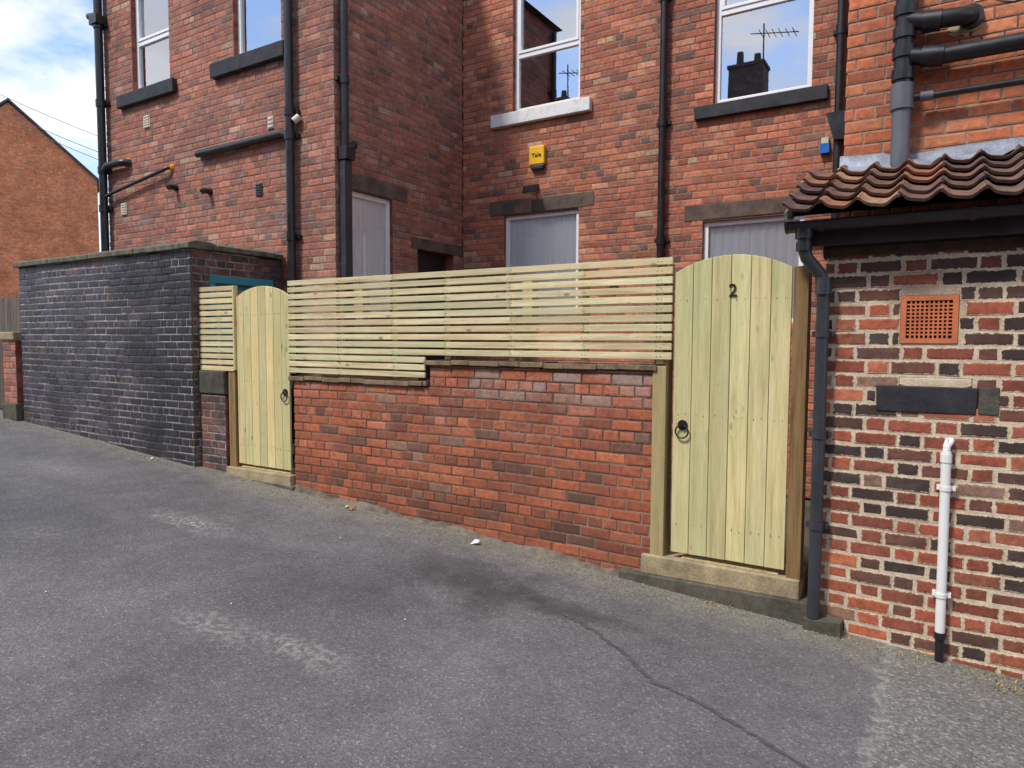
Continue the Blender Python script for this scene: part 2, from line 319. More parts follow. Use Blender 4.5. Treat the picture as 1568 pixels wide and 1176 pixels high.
# ------------------------------------------------------------------ ground
def gz(x):
    if x<-14: return gz(-14)+ (-14-x)*.02
    if x>3: return gz(3)-(x-3)*.01
    return -1.80-.063*(x-.44)
def sheet(name,xs,ys,dz,k,bump=0):
    mb=MB(); n=len(ys); vs=[]
    for x in xs:
        for y in ys: vs.append((x,y,gz(x)+dz+(bump*math.sin(x*1.7+y)*math.sin(y*2.1-x*.6))))
    fs=[(i*n+j,(i+1)*n+j,(i+1)*n+j+1,i*n+j+1) for i in range(len(xs)-1) for j in range(n-1)]
    mb.add(vs,fs,k,smooth=True); return mb.build(name)
def m_road():
    t=NT('asphalt_worn')
    sp=t.n('ShaderNodeSeparateXYZ'); t.l(t.tc,sp.inputs[0])
    big=t.noise(.6,5,.65); med=t.noise(4.5,4,.7); fine=t.noise(120,2,.75); V=t.n('ShaderNodeTexVoronoi'); V.inputs['Scale'].default_value=110; t.l(t.tc,V.inputs[0]); vo=V.outputs[1]; vd=V.outputs[0]
    ns=t.math('SUBTRACT',med,.5); mid=t.noise(24,3,.7)
    def blob(x,y,r,sx=1,sy=1,hard=.25,nz=.5):
        v=t.mapping((1/sx,1/sy,0),(-x/sx,-y/sy,0)); w=t.n('ShaderNodeVectorMath',operation='LENGTH'); t.l(v,w.inputs[0])
        d=t.math('ADD',w.outputs['Value'],t.math('MULTIPLY',ns,nz*r*4))
        return t.mr(d,r*(1+hard*1.5),r*(1-hard*2))
    c=t.mix(t.ramp(big,[(.35,g(0)),(.65,g(1))]),lin(90,88,90),lin(110,107,107))
    c=t.mix(1,c,t.ramp(med,[(.3,g(.88)),(.7,g(1.12))]),'MULTIPLY')
    sv=t.n('ShaderNodeSeparateColor'); t.l(vo,sv.inputs[0])
    c=t.mix(1,c,t.ramp(sv.outputs[0],[(0,g(.70)),(.5,g(.96)),(.9,g(1.10)),(1,g(1.7))]),'MULTIPLY')
    c=t.mix(1,c,t.ramp(fine,[(.3,g(.80)),(.7,g(1.18))]),'MULTIPLY')
    for (x,y,r,sx,sy,f) in [(-2.62,3.72,.36,1.5,.7,.66),(-1.95,3.72,.2,1.9,.5,.58),(-2.35,3.42,.15,.8,1.3,.5),(-3.3,3.1,.5,1.8,.6,.2),(-5.0,3.7,.4,2.2,.4,.15)]:
        c=t.mix(t.math('MULTIPLY',blob(x,y,r,sx,sy,.35),f),c,lin(54,52,52))
    sc=t.ramp(mid,[(.46,g(.08)),(.60,g(1))])
    for (x,y,r,sx,sy,f) in [(-3.32,2.27,.16,1.5,.7,.45),(-2.73,2.37,.15,1.6,.6,.50),(-4.96,3.25,.24,1.6,.45,.6),(-5.6,2.4,.2,1.2,.8,.2),(-1.2,2.0,.12,1,1,.3),(-1.9,1.5,.15,1.6,.5,.3),(-7.5,3.4,.3,1.4,.5,.3)]:
        c=t.mix(t.math('MULTIPLY',t.math('MULTIPLY',blob(x,y,r,sx,sy,.5,.9),f),sc),c,lin(182,176,168))
    e=t.math('ADD',sp.outputs[1],t.math('MULTIPLY',ns,.7))
    c=t.mix(t.math('MULTIPLY',t.mr(e,4.0,4.45),.7),c,t.mix(sv.outputs[0],lin(104,98,86),lin(150,143,126)))
    e2=t.math('ADD',t.math('ADD',sp.outputs[0],t.math('MULTIPLY',ns,.16)),t.math('MULTIPLY',t.math('SUBTRACT',mid,.5),.05))
    vs=t.n('ShaderNodeSeparateColor'); t.l(t.vor(80,out=1),vs.inputs[0])
    cc=t.ramp(vs.outputs[0],[(0,lin(90,89,85)),(.45,lin(112,110,105)),(.85,lin(130,127,120)),(1,lin(168,163,153))])
    cc=t.mix(1,cc,t.ramp(big,[(.35,g(.82)),(.65,g(1.12))]),'MULTIPLY')
    c=t.mix(t.math('MULTIPLY',t.mr(e2,-.22,-.18),.75),c,cc)
    sm=t.math('MULTIPLY',t.mr(e2,-.24,-.21),t.mr(e2,-.15,-.19))
    c=t.mix(t.math('MULTIPLY',t.math('MULTIPLY',sm,.5),sc),c,lin(164,161,154))
    t.bump(t.math('ADD',t.math('MULTIPLY',vd,1.2),fine),.55,.005)
    return t.base(c,.9,0,.25)
M['road']=m_road()
M['soil']=m_stone('ground_soil',lin(92,88,80),lin(66,62,54),2)
def rngl(a,b,n): return [a+(b-a)*i/n for i in range(n+1)]
sheet('ground',[-600,-200,-60,-30]+rngl(-14,3,34)+[10,60,200,600],[-600,-200,-60,-20]+rngl(-10,12,22)+[30,100,300,600],-.03,'soil')
sheet('road',[-60,-30]+rngl(-14,3,68)+[10,40],rngl(-3.2,4.75,40),0,'road',.006)
def crack(pts,w,name):
    mb=MB(); r=random.Random(3); P=[]
    for a,b in zip(pts,pts[1:]):
        n=14
        for i in range(n): P.append((a[0]+(b[0]-a[0])*i/n+r.uniform(-.008,.008),a[1]+(b[1]-a[1])*i/n+r.uniform(-.008,.008)))
    vs=[];fs=[]
    for i,(x,y) in enumerate(P):
        ww=w*r.uniform(.5,1.3); z=gz(x)+.006*math.sin(x*1.7+y)*math.sin(y*2.1-x*.6)+.004
        vs+=[(x-ww*.4,y-ww,z),(x+ww*.4,y+ww,z)]
        if i: fs.append((2*i-2,2*i-1,2*i+1,2*i))
    mb.add(vs,fs,'crackm'); return mb.build(name)
M['crackm']=m_stone('tar_seam',lin(68,66,68),lin(88,86,87),30,.8)
crack([(-1.89,3.64),(-1.65,3.55),(-1.37,3.38),(-1.165,3.21),(-.89,3.16),(-.427,2.97),(-.15,2.75),(0.15,2.2)],.013,'tar_seam')

# ------------------------------------------------------------------ houses
pal_house=[(5,lin(190,106,76)),(4,lin(174,94,70)),(3,lin(204,122,90)),(2,lin(152,84,68)),(1.4,lin(212,140,104)),(.9,lin(120,80,70)),(.45,lin(198,164,126)),(.5,lin(104,72,66))]
pal_wing=[(5,lin(178,102,80)),(4,lin(162,92,74)),(3,lin(192,116,92)),(2,lin(142,86,72)),(1.2,lin(112,80,74)),(.5,lin(194,156,130))]
pal_block=[(5,lin(206,112,70)),(4,lin(192,100,66)),(3,lin(216,128,84)),(1,lin(160,88,64)),(.6,lin(210,160,118))]
pal_low=[(5,lin(178,94,62)),(4,lin(162,86,58)),(2.5,lin(190,108,72)),(2,lin(140,78,58)),(.8,lin(108,72,60)),(.5,lin(150,112,94))]
pal_shed=[(4,lin(170,86,62)),(3,lin(144,72,54)),(2.8,lin(84,56,50)),(3.6,lin(48,40,42)),(1.2,lin(186,106,78)),(.6,lin(150,116,98)),(1.4,lin(108,66,56))]
pal_black=[(5,lin(50,50,62)),(4,lin(62,62,76)),(2,lin(40,40,47)),(1.5,lin(80,76,88)),(.5,lin(88,66,64))]
pal_side=[(4,lin(98,68,62)),(3,lin(72,58,58)),(2,lin(128,78,64)),(1,lin(54,48,52))]

H=empty('brick_house')
YW=5.6; YF=8.03; XW=-5.82; XL=-10.48; XB=-.62; YB=5.3
mb2=MB()
def window(W,u0,u1,z0,z1,name,transoms=(),mull=(),curtain=False,parent=H,d=-.07,sash=True):
    mb=MB(); t=.055
    mb.box(W,u0,u1,z0,z0+t,d-.06,d,'upvc'); mb.box(W,u0,u1,z1-t,z1,d-.06,d,'upvc')
    mb.box(W,u0,u0+t,z0+t,z1-t,d-.06,d,'upvc'); mb.box(W,u1-t,u1,z0+t,z1-t,d-.06,d,'upvc')
    zz=[z0+t]+[x for tr in transoms for x in (tr-.03,tr+.03)]+[z1-t]
    for tr in transoms: mb.box(W,u0+t,u1-t,tr-.03,tr+.03,d-.06,d-.002,'upvc')
    uu=[u0+t]+[x for m in mull for x in (m-.03,m+.03)]+[u1-t]
    for i in range(0,len(zz),2):
        for m in mull: mb.box(W,m-.03,m+.03,zz[i],zz[i+1],d-.06,d-.003,'upvc')
        for j in range(0,len(uu),2):
            a,b,c,e=uu[j],uu[j+1],zz[i],zz[i+1]; s=.035
            if sash and i==len(zz)-2 and len(transoms):
                for q in ((a,b,c,c+s),(a,b,e-s,e)): mb.box(W,q[0],q[1],q[2],q[3],d-.05,d+.010,'upvc')
                for q in ((a,a+s,c+s,e-s),(b-s,b,c+s,e-s)): mb.box(W,q[0],q[1],q[2],q[3],d-.05,d+.010,'upvc')
            mb2.add([W.p(a,c,d-.03),W.p(b,c,d-.03),W.p(b,e,d-.03),W.p(a,e,d-.03)],[(0,1,2,3)],'glass_c' if curtain else 'glass')
    mb.build(name,parent,.004)
    r=MB(); D=-.75; B=d-.061
    P=[W.p(u0,z0,B),W.p(u1,z0,B),W.p(u1,z1,B),W.p(u0,z1,B),W.p(u0,z0,D),W.p(u1,z0,D),W.p(u1,z1,D),W.p(u0,z1,D)]
    r.add(P,[(4,5,6,7),(0,1,5,4),(1,2,6,5),(2,3,7,6),(3,0,4,7)],'room')
    if curtain:
        n=90; vs=[]
        for i in range(n+1):
            u=u0+.058+(u1-u0-.116)*i/n; dd=d-.046+.006*math.sin(i*.7)+.004*math.sin(i*1.9)
            vs+=[W.p(u,z0+.02,dd),W.p(u,z1-.02,dd)]
        r.add(vs,[(2*i,2*i+2,2*i+3,2*i+1) for i in range(n)],'curtain',smooth=True)
    r.build(name+'_room',parent)
FW=front(YW); FF=front(YF); SW=rface(XW); FB=front(YB)
wing_h=[(-9.76,-8.88,3.47,4.85),(-7.54,-6.67,3.47,4.85)]
def stain(pipes):
    def fn(u,z,r,c):
        for p in pipes:
            if abs(u-p)<.16+r.uniform(0,.12): return tuple(q*.74 for q in c)
        return c
    return fn
brick_wall('wing_front_wall',FW,XL,XW,-1.6,5.3,wing_h,pal_wing,'b_wing','mo_house',H,seed=11,colfn=stain((-10.45,-6.46)))
window(FW,-9.76,-8.88,3.47,4.85,'window_upper_a',transoms=(4.12,))
window(FW,-7.54,-6.67,3.47,4.85,'window_upper_b',transoms=(4.3,))
side_h=[(5.78,6.56,.30,1.73),(7.04,7.82,-1.5,1.19)]
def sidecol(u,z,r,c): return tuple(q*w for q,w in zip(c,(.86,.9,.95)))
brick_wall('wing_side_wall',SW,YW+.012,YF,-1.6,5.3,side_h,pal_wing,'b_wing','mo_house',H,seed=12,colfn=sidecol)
window(SW,5.78,6.56,.30,1.73,'window_side',transoms=(.72,),curtain=True,sash=False,d=-.05)
main_h=[(-5.0,-4.0,3.06,4.75),(-5.13,-4.0,.35,1.70),(-2.31,-1.27,2.70,4.6),(-2.40,-1.30,.2,1.39)]
st=stain((-2.88,-.99))
def maincol(u,z,r,c):
    c=st(u,z,r,c)
    if u>-2.95 : return tuple(q*w for q,w in zip(c,(1.04,.98,.98)))
    return c
brick_wall('main_front_wall',FF,XW,XB+.25,-1.7,5.3,main_h,pal_house,'b_house','mo_house',H,seed=13,colfn=maincol)
window(FF,-5.0,-4.0,3.06,4.75,'window_main_upper',transoms=(3.80,))
window(FF,-5.13,-4.0,.35,1.70,'window_main_lower',curtain=True,d=-.05)
window(FF,-2.31,-1.27,2.70,4.6,'window_right_upper',transoms=(3.72,))
window(FF,-2.40,-1.30,.2,1.39,'window_right_lower',curtain=True,d=-.05)
brick_wall('block_front_wall',FB,XB,3.2,.6,5.3,[],pal_block,'b_block','mo_house',H,seed=14,course=.082,colfn=stain((-.275,)))
brick_wall('block_side_wall',lface(XB),-YF,-YB-.012,-1.7,5.3,[],pal_house,'b_house','mo_house',H,seed=15)
mb2.build('window_glass',H)
t=MB()
t.box(FW,-10.07,-8.72,3.27,3.44,-.1,.07,'sill',jit=.006); t.box(FW,-7.92,-6.56,3.27,3.45,-.1,.07,'sill',jit=.008)
t.box(FF,-2.51,-1.10,2.54,2.69,-.1,.06,'sill',jit=.004)
t.box(FF,-5.31,-3.83,2.88,3.045,-.1,.07,'white')
t.box(FF,-5.36,-3.78,1.712,1.895,-.2,.006,'stone',jit=.006)
t.box(FF,-2.62,-1.15,1.402,1.585,-.2,.006,'stone',jit=.006)
t.box(SW,5.65,6.83,1.742,1.915,-.2,.006,'stone',jit=.005)
t.box(SW,6.90,8.02,1.192,1.335,-.2,.006,'stone',jit=.005)
t.box(SW,7.05,7.81,-1.5,1.185,-.22,-.14,'door')
t.box(FW,-9.8,-8.84,4.852,5.05,-.2,.006,'stone'); t.box(FW,-7.6,-6.6,4.852,5.05,-.2,.006,'stone')
t.box(FF,-5.1,-3.9,4.752,4.93,-.2,.006,'stone'); t.box(FF,-2.4,-1.2,4.602,4.78,-.2,.006,'stone')
t.build('lintels_and_sills',H,.008)
t=MB(); rp=random.Random(4); n=26
for (cu,cz,ru,rz) in ((.34,2.22,.30,.13),(.05,1.98,.09,.05)):
    t.prism(FB,[(cu+ru*math.cos(2*math.pi*i/n)*rp.uniform(.75,1.1),cz+rz*math.sin(2*math.pi*i/n)*rp.uniform(.7,1.15)) for i in range(n)],-.002,.006,'mo_shed')
t.build('cement_patch',H)
t=MB()
t.box(WORLD,XL+.01,XL+.24,-1.6,5.3,-13.5,-5.86,'proc_red')
def roof(mb,x0,x1,y0,y1,z,rise,axis,k='slate'):
    if axis=='x':
        ym=(y0+y1)/2; V=[(x0,y0,z),(x1,y0,z),(x1,y1,z),(x0,y1,z),(x0,ym,z+rise),(x1,ym,z+rise)]
        F=[(0,1,5,4),(2,3,4,5),(1,2,5),(3,0,4),(0,3,2,1)]
    else:
        xm=(x0+x1)/2; V=[(x0,y0,z),(x1,y0,z),(x1,y1,z),(x0,y1,z),(xm,y0,z+rise),(xm,y1,z+rise)]
        F=[(0,4,5,3),(4,1,2,5),(0,1,4),(3,5,2),(0,3,2,1)]
    mb.add(V,F,k)
roof(t,XL-.15,3.5,YF-.12,14,5.31,2.6,'x'); roof(t,XL-.15,XW+.12,YW-.12,11,5.305,1.9,'y'); roof(t,XB-.12,3.5,YB-.12,11,5.305,1.9,'y')
t.box(WORLD,XL,3.2,-1.6,5.3,-13.6,-13.4,'proc_red')
t.build('roofs_and_rear',H)
t=MB()
def vent(W,u,z,w,h,k,nb=5,d=.02):
    t.box(W,u-w/2,u+w/2,z-h/2,z+h/2,.0,d*.5,k)
    for i in range(nb):
        zz=z-h/2+h*(i+.5)/nb; t.box(W,u-w/2+.012,u+w/2-.012,zz-h/nb*.28,zz+h/nb*.28,d*.5,d,k)
vent(FW,-9.43,3.0,.15,.17,'cream'); vent(FW,-10.06,1.87,.14,.17,'cream'); vent(FW,-7.10,1.82,.12,.15,'pipeslate'); vent(FW,-6.87,2.58,.10,.14,'cream',3)
vent(FF,-3.5,.66,.13,.13,'pipeslate',3)
for u,z in ((-8.79,2.03),(-8.06,1.90)):
    t.tube([FW.p(u,z,0),FW.p(u,z,.09),FW.p(u,z-.02,.12)],.035,'pipe'); t.tube([FW.p(u,z,0),FW.p(u,z,.012)],.05,'pipe')
t.build('wall_vents',H,.002)

A=empty('alarm_box'); t=MB()
t.prism(FF,[(-4.705,2.31),(-4.48,2.31),(-4.48,2.55),(-4.705,2.55)],0,.06,'yellow'); t.prism(FF,[(-4.68,2.25),(-4.505,2.25),(-4.48,2.307),(-4.705,2.307)],0,.058,'pipeslate')
t.build('housing',A,.012)
def text(s,W,u,z,d,size,k,parent,name,ext=.002):
    c=bpy.data.curves.new(name,'FONT'); c.body=s; c.size=size; c.extrude=ext; c.align_x='CENTER'; c.align_y='CENTER'; c.materials.append(M[k])
    o=bpy.data.objects.new(name,c); COL.objects.link(o); o.matrix_world=Matrix((( W.U.x,0,W.N.x,0),(W.U.y,0,W.N.y,0),(0,1,0,0),(0,0,0,1))); o.location=W.p(u,z,d); o.parent=parent; return o
text('Yale',FF,-4.592,2.43,.063,.085,'iron',A,'lettering')
A=empty('floodlight'); t=MB()
t.box(FF,-4.70,-4.58,2.0,2.06,0,.05,'pipe'); t.tube([FF.p(-4.64,2.02,.04),FF.p(-4.64,2.0,.14)],.015,'pipe')
t.prism(FF,[(-4.74,1.93),(-4.54,1.93),(-4.56,2.02),(-4.72,2.02)],.1,.18,'pipe')
t.box(FF,-4.725,-4.555,1.925,1.93,.1,.175,'cream'); t.build('lamp_head',A,.004)

# ------------------------------------------------------------------ pipes
def drain(name,W,u,d,z0,z1,r,k='pipe',collars=(),extra=None):
    P=empty(name); t=MB(); t.tube([W.p(u,z0,d),W.p(u,z1,d)],r,k)
    for z in collars:
        t.tube([W.p(u,z-.05,d),W.p(u,z+.05,d)],r*1.22,k); t.box(W,u-r*2,u+r*2,z-.022,z+.022,0,d-r*.6,k)
    if extra: extra(t)
    t.build('pipe_run',P); return P
def ex(t):
    t.tube([FW.p(-10.45,2.42,.08),FW.p(-10.30,2.5,.09),FW.p(-10.0,2.5,.09),FW.p(-9.9,2.5,.06),FW.p(-9.88,2.5,0)],.05,'pipe')
    t.tube([FW.p(-9.92,2.5,.0),FW.p(-9.9,2.49,.03)],[.075,.05],'foam')
    t.tube([FW.p(-10.42,2.06,.08),FW.p(-10.25,2.1,.08),FW.p(-9.0,2.27,.07),FW.p(-8.9,2.3,.05),FW.p(-8.88,2.3,0)],.024,'pipe')
    t.tube([FW.p(-8.88,2.31,0),FW.p(-8.88,2.31,.03)],[.05,.03],'foam')
    t.tube([FW.p(-10.45,4.6,.08),FW.p(-10.6,4.68,.05),FW.p(-10.75,4.7,.05)],.045,'pipe'); t.box(FW,-10.55,-10.36,4.5,4.62,.0,.16,'pipe')
drain('drainpipe',FW,-10.45,.08,-1.4,5.2,.055,collars=(1.9,2.45,3.4,4.5),extra=ex)
def ex(t):
    t.tube([FW.p(-8.23,2.38,.06),FW.p(-6.6,2.40,.06),FW.p(-6.47,2.36,.07)],.042,'pipe'); t.box(FW,-8.26,-6.62,2.37,2.44,0,.05,'pipe')
    t.tube([FW.p(-6.40,2.5,.07),FW.p(-6.36,2.56,.02)],.04,'cream')
drain('drainpipe',FW,-6.46,.075,-1.5,5.2,.05,collars=(1.2,2.35,2.62,4.1),extra=ex)
def ex(t):
    t.box(SW,5.64,5.78,2.02,2.16,.0,.14,'pipe'); t.tube([SW.p(5.70,2.12,.07),SW.p(5.84,2.22,.06),SW.p(5.9,2.22,0)],.04,'pipe')
    t.box(SW,5.655,5.765,.0,2.01,.02,.10,'pipeslate')
drain('drainpipe',SW,5.70,.065,2.1,5.2,.045,collars=(2.9,4.2),extra=ex)
drain('drainpipe',FF,-2.88,.07,-1.6,5.2,.042,collars=(1.2,2.57,4.0))
def ex(t):
    t.prism(FF,[(-1.10,2.36),(-1.02,2.08),(-.92,2.08),(-.84,2.36)],.0,.15,'pipe'); t.box(FF,-1.16,-1.07,1.98,2.08,0,.06,'blue'); t.box(FF,-1.15,-1.08,2.08,2.14,0,.055,'cream')
drain('drainpipe',FF,-.99,.075,-1.6,5.2,.04,collars=(3.2,),extra=ex)
P=empty('soil_pipe'); t=MB(); x=-.275; dp=.10
t.tube([FB.p(x,1.10,dp),FB.p(x,1.62,dp)],.056,'pipegrey'); t.tube([FB.p(x,1.50,dp),FB.p(x,1.66,dp)],.068,'pipegrey'); t.tube([FB.p(x,1.62,dp),FB.p(x,5.2,dp)],.055,'pipe')
for z in (1.72,1.86,1.98,2.12,2.9): t.tube([FB.p(x,z-.035,dp),FB.p(x,z+.035,dp)],.067,'pipe')
t.tube([FB.p(x,1.84,dp),FB.p(x+.16,1.80,dp),FB.p(3.0,1.79,dp)],.052,'pipe'); t.tube([FB.p(x+.10,1.815,dp),FB.p(x+.22,1.80,dp)],.064,'pipe')
t.tube([FB.p(x,2.06,dp),FB.p(x+.12,2.03,dp),FB.p(x+.28,2.02,dp),FB.p(x+.34,2.03,.07),FB.p(x+.36,2.03,0)],.055,'pipe'); t.tube([FB.p(x+.10,2.03,dp),FB.p(x+.2,2.02,dp)],.066,'pipe'); t.tube([FB.p(x+.355,2.03,.05),FB.p(x+.36,2.03,0)],.07,'pipe')
t.tube([FB.p(x+.03,1.57,dp),FB.p(x+.15,1.57,dp-.02),FB.p(3.0,1.575,dp-.03)],.022,'pipe'); t.tube([FB.p(x+.1,1.57,dp-.01),FB.p(x+.17,1.57,dp-.02)],.03,'pipegrey')
for px,z in ((.9,1.79),(1.8,1.79)): t.box(FB,px-.02,px+.02,z-.06,z+.06,0,dp+.03,'pipe')
t.build('pipe_run',P)

# ------------------------------------------------------------------ black outhouse (left)
O=empty('brick_outhouse'); YO=4.4; XO=-6.70; XO0=-10.5
FO=front(YO)
def blk(u,z,r,c):
    if u>XO-.14 and r.random()<.45: return pick(pal_side,r)
    if z>.75 and r.random()<.25: return pick(pal_side,r)
    return c
brick_wall('front_wall',FO,XO0,XO,-1.7,.95,[],pal_black,'b_black','mo_black',O,seed=21,colfn=blk,joint=.013)
brick_wall('side_wall',rface(XO),YO+.012,YW-.01,-1.7,.95,[(4.62,5.45,-1.5,.70)],pal_side,'b_pier','mo_black',O,seed=22)
t=MB(); R=rface(XO)
t.box(R,4.62,5.45,.61,.70,-.1,.01,'teal'); t.box(R,4.62,4.69,-1.5,.61,-.1,.008,'teal'); t.box(R,5.38,5.45,-1.5,.61,-.1,.008,'teal'); t.box(R,4.69,5.38,-1.5,.61,-.09,-.05,'teal')
t.box(FO,XO0+.01,XO0+.24,-1.7,.94,-1.2,-.25,'proc_red')
t.build('door',O,.004)
t=MB()
def coping(W,u0,u1,d0,d1,z,seg):
    u=u0
    while u<u1-.02:
        b=min(u+seg*rng.uniform(.92,1.08),u1); q=rng.uniform(-.006,.006)
        prof=[(d0,z),(d1,z),(d1,z+.055),((d0+d1)/2+(d1-d0)*.25,z+.085),((d0+d1)/2-(d1-d0)*.25,z+.085),(d0,z+.055)]
        V=[W.p(u+.004,zz+q,dd) for dd,zz in prof]+[W.p(b-.004,zz+q,dd) for dd,zz in prof]; n=6
        t.add(V,[tuple(range(n)),tuple(range(n,2*n))[::-1]]+[(i,n+i,n+(i+1)%n,(i+1)%n) for i in range(n)],'coping'); u=b
coping(FO,XO0-.05,XO+.045,-.30,.045,.951,.9); coping(rface(XO),YO+.302,YW-.02,-.28,.045,.951,.8)
t.box(FO,XO0+.1,XO-.28,.90,.98,-1.19,-.302,'slate')
t.build('coping',O,.008)
Q=empty('gate_pier')
brick_wall('brick_face',front(4.47),XO+.005,-6.27,-1.7,-.58,[],pal_side,'b_pier','mo_black',Q,seed=23,thick=.2)
t=MB(); t.box(front(4.47),XO-.16,-6.27,-.575,-.315,-.2,.012,'stone_dk',jit=.01); t.build('cap_stone',Q,.015)
Q=empty('gate_pier')
brick_wall('brick_face',front(4.35),-10.93,-10.56,-1.6,-.02,[],pal_wing,'b_wing','mo_house',Q,seed=24,thick=.3)
t=MB(); t.box(front(4.35),-10.97,-10.53,-.015,.10,-.3,.03,'stone_y',jit=.008); t.box(front(4.35),-10.96,-10.54,-1.3,-.88,-.3,.02,'conc',jit=.01); t.build('cap_stone',Q,.012)
Q=empty('weathered_wooden_gate'); t=MB()
for i in range(9): t.box(front(4.55),-12.0+i*.115,-12.0+i*.115+.108,-1.0,.06+rng.uniform(-.01,.01),-.02,0,'w_old')
t.box(front(4.55),-12.0,-10.97,-.2,-.1,-.06,-.021,'w_old'); t.box(front(4.55),-12.0,-10.97,-.8,-.7,-.06,-.021,'w_old'); t.build('boards',Q,.002)
Q=empty('weathered_wooden_fence'); t=MB()
for i in range(58): t.box(front(6.4),-18.0+i*.13,-18.0+i*.13+.124,-1.0,.82+rng.uniform(-.02,.02),-.02,0,'w_old')
t.build('boards',Q,.002)

# ------------------------------------------------------------------ low wall + fence + gates
YP=4.5; FP=front(YP)
Wl=empty('low_brick_wall')
def lowcol(u,z,r,c):
    if z>-.55 and u>-3.4 and r.random()<.15: return lin(150,120,108)
    if z<gz(u)+.32 and r.random()<.45: return tuple(q*.62 for q in c)
    return c
brick_wall('brickwork',FP,-5.26,-1.655,-1.905,-.20,[(-5.4,-3.60,-.386,0)],pal_low,'b_fence','mo_fence',Wl,seed=31,joint=.0105,colfn=lowcol,thick=.22,wav=.0035,jit=.002)
t=MB()
def copb(u0,u1,z):
    u=u0
    while u<u1-.01:
        b=min(u+rng.uniform(.14,.3),u1); q=rng.uniform(-.005,.004); dd=rng.uniform(.022,.036)
        t.box(FP,u,b-.003,z+q,z+.038+q,-.22,dd,'tilecop',jit=.002); u=b
copb(-5.30,-3.625,-.380); copb(-3.64,-1.63,-.198)
t.build('coping',Wl,.004)
Wf=MB(); n=60; vs=[]
for i in range(n+1):
    x=-5.3+(3.66)*i/n; zt=gz(x)+.028+.014*math.sin(x*7)+rng.uniform(-.010,.010)
    vs+=[(x,YP-.05-rng.uniform(0,.03),gz(x)-.02),(x,YP-.014,zt),(x,YP+.02,zt+.01)]
Wf.add(vs,[(3*i+j,3*i+3+j,3*i+4+j,3*i+1+j) for i in range(n) for j in (0,1)],'foot'); Wf.build('footing',Wl)

Fn=empty('slatted_fence'); t=MB()
sl=.0465; pitch=.0633
joints=[-5.30,-3.98,-2.80,-1.53]
for k in range(14):
    z1=.56-k*pitch; z0=z1-sl
    cuts=joints if k%2==0 else [-5.30,-3.42,-2.18,-1.53]
    for a,b in zip(cuts,cuts[1:]):
        if k>=11:
            if a>=-3.65: continue
            b=min(b,-3.635)
        if b-a<.05: continue
        tl=rng.uniform(-.004,.004); P0=.004+rng.uniform(0,.003)
        c=(rng.random(),rng.random(),rng.random(),0)
        V=[FP.p(u,z+(tl if u==b else 0)+rng.uniform(-.0015,.0015),d) for d in (P0,P0+.02) for z in (z0,z1) for u in (a+.001,b-.001)]
        t.add(V,[(0,2,3,1),(4,5,7,6),(0,1,5,4),(2,6,7,3),(0,4,6,2),(1,3,7,5)],'w_h',c)
t.build('slats',Fn,.0025)
t=MB()
bat=(-5.27,-4.62,-3.98,-3.42,-2.80,-2.18,-1.62)
for u in bat:
    w=.047; t.box(FP,u-w/2,u+w/2,(-.32 if u<-3.64 else -.15),.555,-.022,.003,'w_v')
for u in (-4.62,-2.80): t.box(FP,u-.045,u+.045,-1.5,.52,-.33,-.23,'w_post')
t.build('battens',Fn,.002)
t=MB()
for k in range(14):
    for u in bat:
        if k>=11 and u>-3.64: continue
        for du in (-.013,.013):
            z=.56-k*pitch-sl/2+rng.uniform(-.006,.006); uu=u+du+rng.uniform(-.003,.003); t.tube([FP.p(uu,z,.02),FP.p(uu,z,.0285)],.0026,'iron',6)
t.build('nails',Fn)
t=MB(); t.box(FP,-1.662,-1.568,-1.50,.53,-.13,-.024,'w_post'); t.box(FP,-1.662,-1.568,-1.50,-.165,-.022,.012,'w_post'); t.build('post',Fn,.004)

Fs=empty('slatted_fence'); t=MB()
for k in range(14):
    z1=.55-k*pitch; t.box(FP,-6.69,-6.135,z1-sl,z1,.0,.02,'w_h',jit=.0015)
for u in (-6.67,-6.40): t.box(FP,u-.02,u+.02,-.31,.54,-.022,-.002,'w_v')
t.box(FP,-6.133,-6.112,-.31,.55,-.03,.022,'w_v')
t.build('slats',Fs,.002)
t=MB(); t.box(FP,-6.235,-6.13,-1.45,.5,-.12,-.024,'w_brown'); t.box(FP,-6.235,-6.13,-1.40,-.325,-.022,.01,'w_brown'); t.build('post',Fs,.004)

